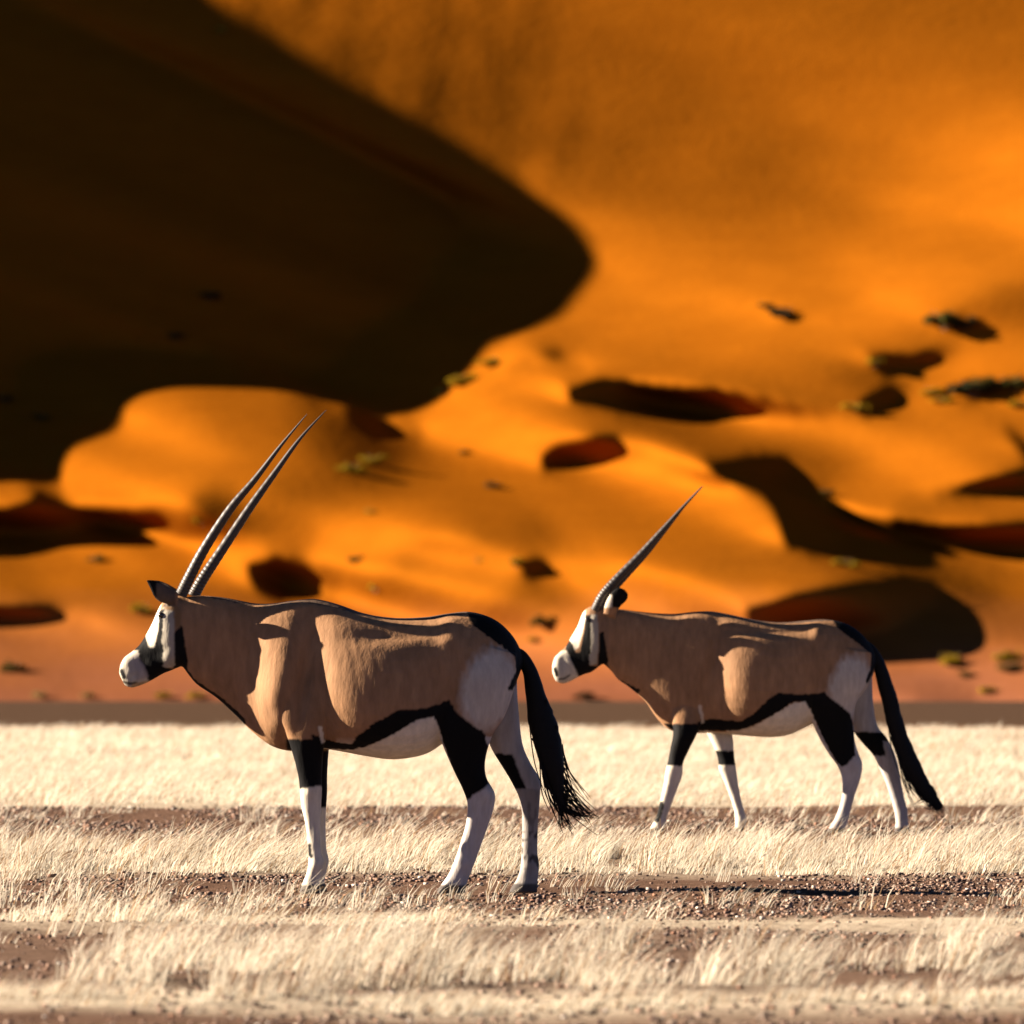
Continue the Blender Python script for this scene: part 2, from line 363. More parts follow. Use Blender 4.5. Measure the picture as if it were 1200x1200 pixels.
stones('gravel', 'dark reddish gravel scattered in bands between the strips of dry grass', [
    (-3.6, 3.6, 35.4, 42.2, 760, .0035, .021), (-4.6, 4.6, 49.5, 60.5, 330, .0045, .026), (-2.6, 2.6, 24.6, 35.4, 420, .004, .019), (-3.6, 3.6, 42, 49.5, 40, .006, .03), (-9, -3.6, 34, 60, 40, .01, .03), (3.6, 9, 34, 60, 40, .01, .03)])

# ---- dry grass
MAT_GRASS = mat_attr('dry_grass', .75, .15, 8, .2, trans=.35)
def grass(name, label, zones):
    """zones: x0 x1 y0 y1 tufts/m2 blades height spread width density_fn"""
    Vx = []; Cs = []
    for (x0, x1, y0, y1, dens, nb, hh, spread, bw, fn) in zones:
        n = int((x1-x0)*(y1-y0)*dens); cx = rng.uniform(x0, x1, n); cy = rng.uniform(y0, y1, n)
        d = fn(cx, cy); ok = rng.rand(n) < d; cx, cy = cx[ok], cy[ok]; n = len(cx)
        k = np.maximum(3, (nb*rng.uniform(.4, 1.5, n)).astype(int)); t = np.repeat(np.arange(n), k); m = len(t)
        th = rng.uniform(0, 6.283, m); rr = spread*np.sqrt(rng.rand(m))
        bx = cx[t]+rr*np.cos(th); by = cy[t]+rr*np.sin(th); bz = ground_z(bx, by)-.004
        size = (hh*(.45+1.0*rng.rand(n)**1.8))[t]; h = size*rng.uniform(.5, 1.1, m)
        gust = (.5+.75*vnoise(cx*1.1, cy*.9, 31))[t]
        tl = rng.normal(0, .2, n)[t]; lean = np.stack([tl+gust*.66+.42*np.cos(th)*rng.rand(m)+rng.normal(0, .2, m), .30*np.sin(th)*rng.rand(m)+rng.normal(0, .16, m)], 1)
        yaw = rng.choice([-1, 1], m, p=[.25, .75])*rng.uniform(.45, 1.3, m); ww = bw*.7*rng.uniform(.6, 1.3, m); wx = np.cos(yaw)*ww; wy = np.sin(yaw)*ww
        b = np.stack([bx, by, bz], 1)
        mid = b+np.stack([lean[:, 0]*h*.38, lean[:, 1]*h*.38, h*.55], 1)
        tip = b+np.stack([lean[:, 0]*h*1.05, lean[:, 1]*h*1.05, h*.93], 1)
        W = np.stack([wx, wy, np.zeros(m)], 1)
        Vx.append(np.stack([b-W, b+W, mid+W*.8, mid-W*.8, tip+W*.25, tip-W*.25], 1))
        c = np.array([(.62, .545, .43)])*rng.uniform(.62, 1.05, (n, 1)); c = c[t]*rng.uniform(.72, 1.22, (m, 1))
        gn = rng.rand(m) < .2; c[gn] = c[gn]*np.array([.5, .36, .24])
        Cs.append(np.repeat(np.clip(c, 0, .95)[:, None], 6, 1))
    Vx = np.concatenate(Vx); Cs = np.concatenate(Cs); m = len(Vx); o = np.arange(m)[:, None]*6
    q = np.concatenate([o+np.array([[0, 1, 2, 3]]), o+np.array([[3, 2, 4, 5]])], 0)
    print(name, 'blades', m)
    tag(mesh_np(name, Vx.reshape(-1, 3), quads=q, cols=Cs.reshape(-1, 3), mat=MAT_GRASS), label, 'grass', kind='stuff')
def sm(a, b, x): t = np.clip((x-a)/(b-a), 0, 1); return t*t*(3-2*t)
def band(y0, y1, e, wob=.6):
    return lambda x, y: (lambda yy: sm(y0-e, y0+e, yy)*(1-sm(y1-e, y1+e, yy)))(y+wob*2*(vnoise(x*.55+5, y*.1, 41)-.5))
def fore(x, y):
    c = np.clip((vnoise(x*2.6+2, y*1.3, 42)-.42)*3.0, 0, 1)*np.clip(.4+1.2*vnoise(x*.8, y*.5, 45), 0, 1)
    side = .25+.75*sm(-1.3, -.3, x+.25*(y-29))
    return np.clip(band(26.9, 31.8, .5, .9)(x, y)*c*side*1.3, 0, 1)
def mid_(x, y): return band(42.4, 47.6, .6, .5)(x, y)*np.clip((vnoise(x*2.8, y*1.2, 43)-.22)*2.1, 0.05, 1)
def sparse(x, y): return (.11+.36*sm(.2, -1.4, x))*np.clip(2.2*vnoise(x*.9, y*.6, 44)-.6, 0, 1)
grass('dry_grass', 'pale dry grass tufts leaning right in strips around the hooves of the two antelopes', [
    (-2.6, 2.6, 26.0, 33.0, 56, 20, .15, .055, .0028, fore),
    (-2.4, 2.4, 26.5, 27.3, 80, 16, .055, .05, .0030, lambda x, y: np.clip(.3+vnoise(x*2, y*2, 46), 0, 1)),
    (-2.6, .5, 34.3, 35.5, 60, 14, .07, .06, .003, lambda x, y: 1-sm(-.6, .6, x+.6*vnoise(x*2, y*2, 47))),
    (-3.4, 3.4, 32.6, 42.2, 26, 14, .12, .06, .0034, sparse),
    (-3.6, 3.6, 42.0, 49.4, 44, 18, .155, .06, .0034, mid_),
    (-3.6, 3.6, 42.2, 43.4, 70, 14, .06, .07, .0040, lambda x, y: np.clip(.3+vnoise(x*2, y*2, 48), 0, 1)),
    (-4.6, 4.6, 49.4, 60.5, 4, 12, .11, .07, .0045, lambda x, y: np.clip(2*vnoise(x*.9, y*.4, 49)-.5, 0, 1)),
    (-9, -3.6, 26, 60, 8, 14, .15, .09, .007, mid_), (3.6, 9, 26, 60, 8, 14, .15, .09, .007, mid_)])
grass('grassland', 'wide field of blurred pale dry grass stretching to the gravel band below the dunes', [
    (-11, 11, 60.6, 84, 36, 14, .085, .15, .0055, lambda x, y: np.clip(.45+.8*vnoise(x*.25, y*.18, 51), 0, 1)*band(60.8, 120, .8, .8)(x, y)),
    (-26, -11, 60.6, 118, 4, 10, .13, .2, .014, lambda x, y: np.clip(.3+vnoise(x*.2, y*.12, 53), 0, 1)), (11, 26, 60.6, 118, 4, 10, .13, .2, .014, lambda x, y: np.clip(.3+vnoise(x*.2, y*.12, 54), 0, 1)),
    (-13, 13, 84, 122, 16, 13, .09, .22, .009, lambda x, y: np.clip(.1+1.1*vnoise(x*.2, y*.12, 52), 0, 1)*(1-sm(112, 123, y)*.6))])

# ---- shrubs on the dune slopes
MAT_LEAF = mat_attr('shrub_leaf', .8, .05, 6, .3, trans=.25)
def shrub(u, v, size, tone, label):
    p, y = dune_at(u, v); s = 1.2*size*y/F
    r = np.random.RandomState(int(u*7+v)); n = int(260+size*16)
    d = r.normal(0, 1, (n, 3)); d[:, 2] = np.abs(d[:, 2]); d /= np.linalg.norm(d, axis=1)[:, None]
    lob = 1+.35*np.sin(d[:, 0]*3+u)+.25*np.sin(d[:, 1]*4+v)
    c = d*(r.rand(n)**.45*lob)[:, None]*np.array([.62, .5, .42])*s
    kc = r.uniform([-.42, -.3, -.02], [.42, .3, .20], (6, 3))*s; sz = r.uniform(.3, .62, (6, 1)); pick = r.randint(0, 6, n)
    c = c*sz[pick]+kc[pick]; c[:, 2] = np.abs(c[:, 2])+.01*s
    a = r.normal(0, 1, (n, 3)); a /= np.linalg.norm(a, axis=1)[:, None]; b = np.cross(a, d); b /= np.linalg.norm(b, axis=1)[:, None]+1e-6
    ls = .085*s*r.uniform(.6, 1.3, (n, 1)); vv_ = np.stack([c-a*ls, c+b*ls*.5, c+a*ls, c-b*ls*.5], 1)
    col = {'green': (.06, .052, .008), 'yellow': (.30, .185, .007), 'dark': (.022, .023, .007), 'pale': (.27, .20, .07)}[tone]
    cc = np.array(col)*r.uniform(.6, 1.3, (n, 1))
    e = bpy.data.objects.new('shrub', None); COL.objects.link(e); e.location = p; tag(e, label, 'shrub', 'low shrubs scattered over the dune slopes')
    mesh_np('foliage', vv_.reshape(-1, 3), quads=np.arange(n*4).reshape(-1, 4), cols=np.repeat(cc, 4, 0), mat=MAT_LEAF, parent=e)
    k = 14; sv = []; sq = []
    for i in range(k):
        th = i/k*6.28; t = np.array([math.cos(th)*.4, math.sin(th)*.4, .45])*s*r.uniform(.6, 1); o = np.array([math.cos(th)*.03*s, math.sin(th)*.03*s, -.15*s]); wv = .012*s
        q = [o+(-wv, 0, 0), o+(wv, 0, 0), o+(0, wv, 0), t+(-wv*.4, 0, 0), t+(wv*.4, 0, 0), t+(0, wv*.4, 0)]; bI = len(sv); sv += q
        sq += [(bI, bI+1, bI+4, bI+3), (bI+1, bI+2, bI+5, bI+4), (bI+2, bI, bI+3, bI+5)]
    mesh_np('stems', np.array(sv), quads=np.array(sq), mat=MAT_TWIG, parent=e)
MAT_TWIG = mat_plain('twig', (.2, .13, .08), .9, .2, 20)
SHRUBS = [
 (259, 38, 13, 'yellow', 'yellowish shrub on the top edge of the big dark shadow'),
 (540, 450, 24, 'yellow', 'yellow-green shrub at the lower right edge of the big dark shadow'),
 (576, 428, 20, 'yellow', 'yellow-green shrub just above and right of the one on the big shadow\'s lower edge'),
 (519, 462, 12, 'green', 'small green shrub half in the shadow left of the yellow-green pair'),
 (48, 492, 17, 'green', 'green shrub inside the dark shadow near the left edge of the picture'),
 (245, 350, 18, 'dark', 'dark green shrub deep in the middle of the big shadow'),
 (205, 397, 14, 'dark', 'small dark green shrub in the big shadow, below and left of its larger neighbour'),
 (5, 470, 14, 'dark', 'dark shrub in the shadow at the left frame edge'),
 (412, 553, 22, 'yellow', 'yellow shrub right of the front antelope\'s horn tips, left one of two'),
 (438, 543, 22, 'yellow', 'yellow shrub right of the front antelope\'s horn tips, right one of two'),
 (237, 612, 18, 'yellow', 'yellow shrub just left of the front antelope\'s horns at mid height'),
 (433, 601, 11, 'yellow', 'tiny yellow shrub on bright sand a little below the yellow pair'),
 (417, 658, 15, 'green', 'small green shrub left of a low shaded streak above the front antelope\'s back'),
 (440, 690, 22, 'yellow', 'yellow shrub directly above the front antelope\'s loin'),
 (604, 662, 16, 'yellow', 'yellow-green shrub at left end of a small dark hollow between antelopes'),
 (560, 658, 12, 'yellow', 'small yellow shrub on the sand left of the small dark hollow'),
 (636, 732, 24, 'green', 'green shrub between the front antelope\'s rump and the rear one\'s nose'),
 (628, 752, 14, 'yellow', 'small yellow shrub just below the green shrub between the antelopes'),
 (684, 820, 20, 'dark', 'dark shrub at the dune foot below the rear antelope\'s head'),
 (113, 658, 16, 'green', 'green shrub on the lit strip under the long shadow at the left'),
 (165, 718, 22, 'yellow', 'yellow shrub to the left of the front antelope\'s ear'),
 (14, 786, 22, 'green', 'green shrub near the left frame edge above the gravel band'),
 (46, 818, 14, 'pale', 'pale tuft at the dune foot, leftmost of the row'),
 (101, 818, 14, 'pale', 'pale tuft at the dune foot, second from the left frame edge'),
 (188, 818, 16, 'yellow', 'yellowish tuft at the dune foot under the front antelope\'s chin'),
 (228, 818, 16, 'yellow', 'yellowish tuft at the dune foot below the front antelope\'s throat'),
 (920, 372, 26, 'dark', 'dark green shrub alone on the bright upper slope with a shadow trailing right'),
 (897, 361, 13, 'green', 'small green shrub up and left of the lone dark one on the bright slope'),
 (1108, 381, 38, 'green', 'wide green shrub high on the right slope'),
 (1132, 384, 28, 'dark', 'dark shrub touching the right side of the wide green one'),
 (1026, 428, 16, 'yellow', 'yellow shrub at the left tip of a narrow dark hollow on the right slope'),
 (1140, 464, 36, 'dark', 'dark shrub in the clump at the right edge, left one'),
 (1165, 456, 30, 'green', 'green shrub in the middle of the clump at the right edge'),
 (1190, 455, 28, 'green', 'green shrub at the right frame edge, end of the clump'),
 (1092, 463, 20, 'yellow', 'yellow shrub left of the dark clump at the right edge'),
 (1104, 472, 16, 'yellow', 'small yellow shrub beside the dark clump, a little lower'),
 (1004, 482, 20, 'yellow', 'yellow-green shrub left of a small dark hollow on the right slope'),
 (1194, 478, 18, 'yellow', 'yellow shrub below the clump at the right frame edge'),
 (968, 580, 14, 'green', 'green shrub on the tip of bright sand right of the rear antelope\'s horn tips'),
 (992, 664, 20, 'yellow', 'bright yellow shrub at the lower edge of the long dark hollow'),
 (1114, 780, 30, 'yellow', 'yellow shrub at the dune foot right of the rear antelope\'s tail'),
 (1175, 775, 26, 'yellow', 'yellow-green shrub at the dune foot near the right frame edge'),
 (1186, 786, 22, 'green', 'green shrub at the dune foot at the right frame edge'),
 (1155, 812, 18, 'yellow', 'low yellow tuft just above the gravel band on the right'),
 (576, 572, 16, 'dark', 'dark shape standing in for a shadow spot above the space between the antelopes'),  # brownish shadow spot on the sand, built as a dark shrub
 (545, 532, 12, 'green', 'tiny green shrub on bright sand left of the oval dark hollow'),
 (1134, 793, 14, 'green', 'tiny green tuft between the yellow shrubs at the dune foot on the right'),
]
for a in SHRUBS: shrub(*a)

# ---------------------------------------------------------------- antelopes
def crom(P, sub):
    P = np.asarray(P, float); n = len(P); out = []
    for i in range(n-1):
        p0 = P[max(i-1, 0)]; p1 = P[i]; p2 = P[i+1]; p3 = P[min(i+2, n-1)]
        for k in range(sub):
            t = k/sub; out.append(.5*((2*p1)+(-p0+p2)*t+(2*p0-5*p1+4*p2-p3)*t*t+(-p0+3*p1-3*p2+p3)*t**3))
    out.append(P[-1]); return np.array(out)
def loft(st, sub=5, nv=28, e=2.0, egg=0.0):
    """stations: (xa, ya, xb, yb, halfwidth, lateral) in side-view units; returns closed tube"""
    R = crom(st, sub) if sub > 1 else np.asarray(st, float)
    th = np.arange(nv)/nv*2*math.pi; c, s = np.cos(th), np.sin(th)
    cc = np.sign(c)*np.abs(c)**(2/e); ss = np.sign(s)*np.abs(s)**(2/e)
    m = (R[:, None, 0:2]+R[:, None, 2:4])/2; h = (R[:, None, 0:2]-R[:, None, 2:4])/2
    xz = m+h*cc[None, :, None]
    wl = R[:, 4:5]*ss[None]*(1-egg*cc[None])
    lat = R[:, 5:6]+wl
    v = np.stack([xz[..., 0], lat, xz[..., 1]], -1)             # side x, lateral, side y(px down)
    k = len(R); idx = np.arange(k*nv).reshape(k, nv); nx = np.roll(idx, -1, 1)
    q = np.stack([idx[:-1], nx[:-1], nx[1:], idx[1:]], -1).reshape(-1, 4)
    vs = list(v.reshape(-1, 3)); tr = []
    for r_, flip in ((0, 1), (k-1, 0)):
        ci = len(vs); vs.append(v[r_].mean(0))
        for j in range(nv):
            a, b = idx[r_, j], idx[r_, (j+1) % nv]; tr.append((ci, b, a) if flip else (ci, a, b))
    return np.array(vs), q, np.array(tr)
def tube(P, rad, nv=10, rings=None):
    P = crom(P, 8); n = len(P); rad = np.interp(np.linspace(0, 1, n), np.linspace(0, 1, len(rad)), rad)
    if rings: 
        P2 = np.stack([np.interp(np.linspace(0, n-1, rings), np.arange(n), P[:, i]) for i in range(3)], 1); rad = np.interp(np.linspace(0, n-1, rings), np.arange(n), rad); P = P2; n = rings
    T = np.gradient(P, axis=0); T /= np.linalg.norm(T, axis=1)[:, None]
    up = np.array([0, 1, 0]); A = np.cross(T, up); A /= np.linalg.norm(A, axis=1)[:, None]; B = np.cross(T, A)
    th = np.arange(nv)/nv*6.28318
    v = P[:, None]+rad[:, None, None]*(A[:, None]*np.cos(th)[None, :, None]+B[:, None]*np.sin(th)[None, :, None])
    idx = np.arange(n*nv).reshape(n, nv); nx = np.roll(idx, -1, 1)
    q = np.stack([idx[:-1], nx[:-1], nx[1:], idx[1:]], -1).reshape(-1, 4)
    return v.reshape(-1, 3), q
def pmask(px, py, P, soft=0):
    return poly_mask(px, py, P)
def dpoly(px, py, P):
    d = np.full(px.shape, 1e9)
    for (x0, y0), (x1, y1) in zip(P[:-1], P[1:]):
        dx, dy = x1-x0, y1-y0; t = np.clip(((px-x0)*dx+(py-y0)*dy)/(dx*dx+dy*dy), 0, 1)
        d = np.minimum(d, np.hypot(px-x0-t*dx, py-y0-t*dy))
    return d
MAT_COAT = mat_attr('antelope_coat', .7, .07, 34, .26, bump=.6, stretch=(1, 1, .28), rot=(0, math.radians(24), 0), bdist=.006)
MAT_HORN = NT('horn'); MAT_HORN.base((.024, .014, .008)); MAT_HORN.rough(.5, .5); MAT_HORN = MAT_HORN.m
MAT_EYE = NT('eye'); MAT_EYE.base((.012, .008, .006)); MAT_EYE.rough(.12, .6); MAT_EYE = MAT_EYE.m
MAT_HAIR = mat_plain('tail_hair', (.005, .004, .004), .6, .12, 60)
WHITE = np.array((.66, .58, .46)); BLACK = np.array((.005, .0045, .0045)); FAWN = np.array((.29, .155, .078)); GREYW = np.array((.42, .37, .33))

def antelope(sp):
    D = sp['dist']; k = D/F; ox, oy = sp['origin']                # photo point that becomes the animal's base
    gz0 = H-(oy-HOR)*k
    def W(v):                                                     # side units -> local metres
        v = np.asarray(v, float); return np.stack([(v[:, 0]-ox)*k, v[:, 1]*k, (oy-v[:, 2])*k], 1)
    root = bpy.data.objects.new('antelope', None); COL.objects.link(root); root.location = ((ox-600)*k, D, gz0); root.rotation_euler.z = math.radians(sp.get('turn', 0))
    tag(root, sp['label'], 'antelope', 'two antelopes walking left')
    vs, qs, ts = [], [], []; off = 0
    for st, sub, e, egg in sp['lofts']:
        v, q, t = loft(st, sub, 36, e, egg); vs.append(v); qs.append(q+off); ts.append(t+off); off += len(v)
    tmp = mesh_np('tmp', W(np.concatenate(vs)), quads=np.concatenate(qs), tris=np.concatenate(ts))
    bm = bmesh.new(); bm.from_mesh(tmp.data); bmesh.ops.recalc_face_normals(bm, faces=bm.faces); bm.to_mesh(tmp.data); bm.free()
    md = tmp.modifiers.new('r', 'REMESH'); md.mode = 'VOXEL'; md.voxel_size = .0048; md.use_smooth_shade = True
    ms = tmp.modifiers.new('s', 'SMOOTH'); ms.factor = .5; ms.iterations = 9
    dg = bpy.context.evaluated_depsgraph_get(); ev = tmp.evaluated_get(dg); me = bpy.data.meshes.new_from_object(ev)
    bpy.data.objects.remove(tmp)
    n = len(me.vertices); co = np.empty(n*3, np.float32); me.vertices.foreach_get('co', co); co = co.reshape(-1, 3)
    no = np.empty(n*3, np.float32); me.vertices.foreach_get('normal', no); no = no.reshape(-1, 3)
    px = co[:, 0]/k+ox; py = oy-co[:, 2]/k; lt = co[:, 1]/k
    # muscle and bone relief, pushed along the normals
    disp = np.zeros(n)
    for (bx, by, rx, ry, ang, amt) in sp['relief']:
        a = math.radians(ang); dx = (px-bx)*math.cos(a)+(py-by)*math.sin(a); dy = -(px-bx)*math.sin(a)+(py-by)*math.cos(a)
        disp += amt*np.exp(-(dx/rx)**2-(dy/ry)**2)*(np.abs(no[:, 1]) > .1)*np.clip(np.abs(no[:, 1])*1.6, 0, 1)
    co2 = co+no*(disp*k)[:, None]; me.vertices.foreach_set('co', co2.astype(np.float32).ravel())
    s = sp['u']                                                    # px scale against the front animal
    nz1 = vnoise(px/3.1/s+40, py/3.1/s+40, 61)-.5; nz2 = vnoise(px/3.4/s+90, py/2.7/s+20, 62)-.5
    qx = px+nz1*2.0*s; qy = py+nz2*2.0*s
    C = np.repeat(FAWN[None], n, 0)*(1+.22*(vnoise(px/26/s, py/40/s, 63)-.5))[:, None]*(1+.16*(vnoise(px/5/s, py/14/s, 64)-.5))[:, None]
    def put(mask, col, a=1.0):
        m = np.clip(np.asarray(mask, float)*a, 0, 1)[:, None]; C[:] = C*(1-m)+np.asarray(col)[None]*m
    sp['paint'](put, px, py, qx, qy, lt, no, s)
    # soften colour edges like hair
    ne = len(me.edges); ed = np.empty(ne*2, np.int32); me.edges.foreach_get('vertices', ed); ed = ed.reshape(-1, 2)
    for _ in range(1):
        acc = C.copy(); cnt = np.ones(n)
        for a, b in ((0, 1), (1, 0)):
            for ch in range(3): acc[:, ch] += np.bincount(ed[:, a], C[ed[:, b], ch], n)
            cnt += np.bincount(ed[:, a], minlength=n)
        C = acc/cnt[:, None]
    at = me.color_attributes.new('Col', 'FLOAT_COLOR', 'POINT'); c4 = np.ones((n, 4), np.float32); c4[:, :3] = C; at.data.foreach_set('color', c4.ravel())
    me.materials.clear(); me.materials.append(MAT_COAT); me.name = 'body'
    body = bpy.data.objects.new('body', me); COL.objects.link(body); body.parent = root
    # horns: long, slightly curved, ringed over the lower two thirds
    for P in sp['horns']:
        rings = 260
        v, q = tube([(a, c, b) for a, b, c in P], [r*s*sp.get('hr', 1) for r in (6.8, 6.6, 6.3, 5.9, 5.3, 4.6, 3.7, 2.7, 1.4, .3)], 14, rings)
        vv_ = v.reshape(rings, 14, 3); cen = vv_.mean(1, keepdims=True); t = np.linspace(0, 1, rings)
        ph = (t**.9*34) % 1.0; rip = np.where(t < .68, (.5-np.abs(ph-.45))*.16*(1-t*.9), 0)+1
        vv_ = cen+(vv_-cen)*rip[:, None, None]
        mesh_np('horn', W(vv_.reshape(-1, 3)), quads=q, mat=MAT_HORN, parent=root)
    for (ex, ey, er, el) in sp['eyes']:
        bm = bmesh.new(); bmesh.ops.create_uvsphere(bm, u_segments=16, v_segments=10, radius=er*k)
        me2 = bpy.data.meshes.new('eye'); bm.to_mesh(me2); bm.free(); me2.materials.append(MAT_EYE)
        for p in me2.polygons: p.use_smooth = True
        o = bpy.data.objects.new('eye', me2); COL.objects.link(o); o.parent = root; o.location = W([(ex, el, ey)])[0]
    # tail: dock and hanging switch with loose strands
    v, q, t = loft(sp['tail'], 6, 20, 2.0, 0)
    r_ = np.random.RandomState(5); nzv = (vnoise(v[:, 0]/2.2, v[:, 2]/16, 71)-.5)*3.0*s
    v[:, 0] += nzv*np.clip((v[:, 2]-sp['tail'][2][1])/(60*s), 0, 1)
    tail = mesh_np('tail', W(v), quads=q, tris=t, mat=MAT_HAIR, parent=root)
    sv, sq = [], []; o_ = 0
    ax = crom(np.array(sp['tail']), 4)
    for i in range(120):
        j = int(r_.uniform(.35, .93)*len(ax)); a = ax[j]; f = r_.rand()
        st = np.array([a[0]*f+a[2]*(1-f), r_.uniform(-.8, .8)*a[4], (a[1]*f+a[3]*(1-f))])
        en = np.array(sp['tips'][r_.randint(len(sp['tips']))], float); en = np.array([en[0], en[2], en[1]])+r_.normal(0, 3.0*s, 3)*np.array([1, 1, 1.6])
        f2 = r_.uniform(.55, 1.08); en = st+(en-st)*f2; md_ = (st+en)/2+np.array([-(en[2]-st[2])*.05-4*s*r_.rand()*.6, r_.normal(0, 2*s), 6*s*r_.rand()])
        vv_, qq = tube([st, md_, en], [1.0*s, .75*s, .28*s], 5); sv.append(vv_); sq.append(qq+o_); o_ += len(vv_)
    strands = mesh_np('strands', W(np.concatenate(sv)), quads=np.concatenate(sq), mat=MAT_HAIR, parent=tail)
    return root

def T(x, t, b, hw): return (x, t, x, b, hw, 0)
def mirror(st, dx=0): return [(a+dx, b, c+dx, d, e, -f) for a, b, c, d, e, f in st]
# --- front animal
A_torso = [T(212, 703, 778, 20), T(222, 699, 792, 23), (238, 698, 232, 803, 25, 0), (262, 700, 254, 818, 26, 0), (288, 705, 278, 840, 27, 0), (300, 707, 294, 856, 31, 0), (320, 707, 316, 873, 46, 0), (340, 704, 338, 880, 51, 0), T(358, 702, 879, 47), T(372, 702, 877, 48), T(396, 708, 880, 63), T(428, 719, 886, 74), T(462, 724, 890, 75),
           T(498, 723, 884, 69), T(524, 719, 868, 62), T(552, 717, 852, 57), (580, 726, 574, 842, 50, 0), (600, 744, 590, 826, 38, 0), (611, 764, 602, 806, 22, 0), (614, 776, 608, 792, 8, 0)]
A_head = [(230, 702, 226, 792, 20, 0), (208, 698, 216, 781, 23, 0), (194, 702, 207, 783, 24, 0), (186, 713, 200, 786, 22, 0), (179, 729, 192, 789, 17, 0), (171, 744, 185, 793, 13.5, 0), (163, 756, 178, 797, 11.5, 0), (154, 764, 170, 801, 11, 0), (146, 770, 162, 804, 11.5, 0), (141, 779, 154, 806, 10, 0), (139.5, 789, 146, 803, 6, 0)]
A_fl = [(322, 780, 392, 775, 10, -34), (326, 820, 390, 815, 17, -36), (332, 848, 385, 845, 20, -37), (339, 868, 381, 868, 18, -35), (345, 888, 379, 890, 14.5, -33), (350, 908, 378, 910, 12, -32), (352, 925, 378, 926, 11.5, -31), (354, 945, 377, 945, 9.5, -31), (359, 968, 376, 968, 8, -31), (362, 995, 377, 995, 8, -31), (362, 1010, 380, 1010, 9.5, -31), (360, 1022, 377, 1022, 8.5, -31), (356, 1032, 375, 1034, 9, -31), (353, 1040, 377, 1040, 10.5, -31), (351, 1046, 378, 1046, 11, -31)]
A_fr = [(a+6, b, c+5, d, e, -f) for a, b, c, d, e, f in A_fl]
A_hl = [(520, 745, 606, 766, 20, -28), (512, 785, 604, 800, 25, -34), (507, 822, 592, 838, 25, -37), (510, 848, 577, 862, 22, -37), (521, 878, 569, 890, 17, -35), (533, 905, 570, 910, 13, -34), (543, 926, 580, 929, 11, -33), (548, 943, 579, 945, 10, -33), (546, 965, 572, 968, 8.5, -33), (540, 986, 564, 990, 8, -33), (533, 1007, 556, 1012, 9, -33), (526, 1023, 550, 1027, 8.5, -33), (517, 1036, 546, 1039, 10, -33), (511, 1046, 546, 1046, 11, -33)]
A_hr = [(548, 765, 607, 772, 18, 26), (558, 808, 606, 806, 21, 32), (566, 848, 609, 846, 19, 34), (575, 876, 613, 874, 15, 33), (588, 898, 622, 895, 12, 32), (600, 918, 633, 914, 10.5, 31), (609, 938, 633, 934, 9.5, 31), (612, 962, 631, 962, 8, 31), (611, 998, 630, 998, 8, 31), (610, 1016, 632, 1014, 9.5, 31), (606, 1030, 631, 1028, 8.5, 31), (600, 1039, 630, 1039, 10, 31), (596, 1047, 630, 1047, 11, 31)]
A_ear = [(210, 695, 207, 708, 5, -16), (199, 688, 196, 708, 6, -18), (190, 683, 187, 705, 5, -20), (182, 680, 181, 699, 4, -22), (176, 679.5, 177, 690, 3, -23), (172, 679, 173, 682, 1.5, -24)]
def nz(px, py, s): return vnoise(px/4.5/s, py/9.0/s, 68)-.5
def flat(v): return (v, 1, 2.0, 0)
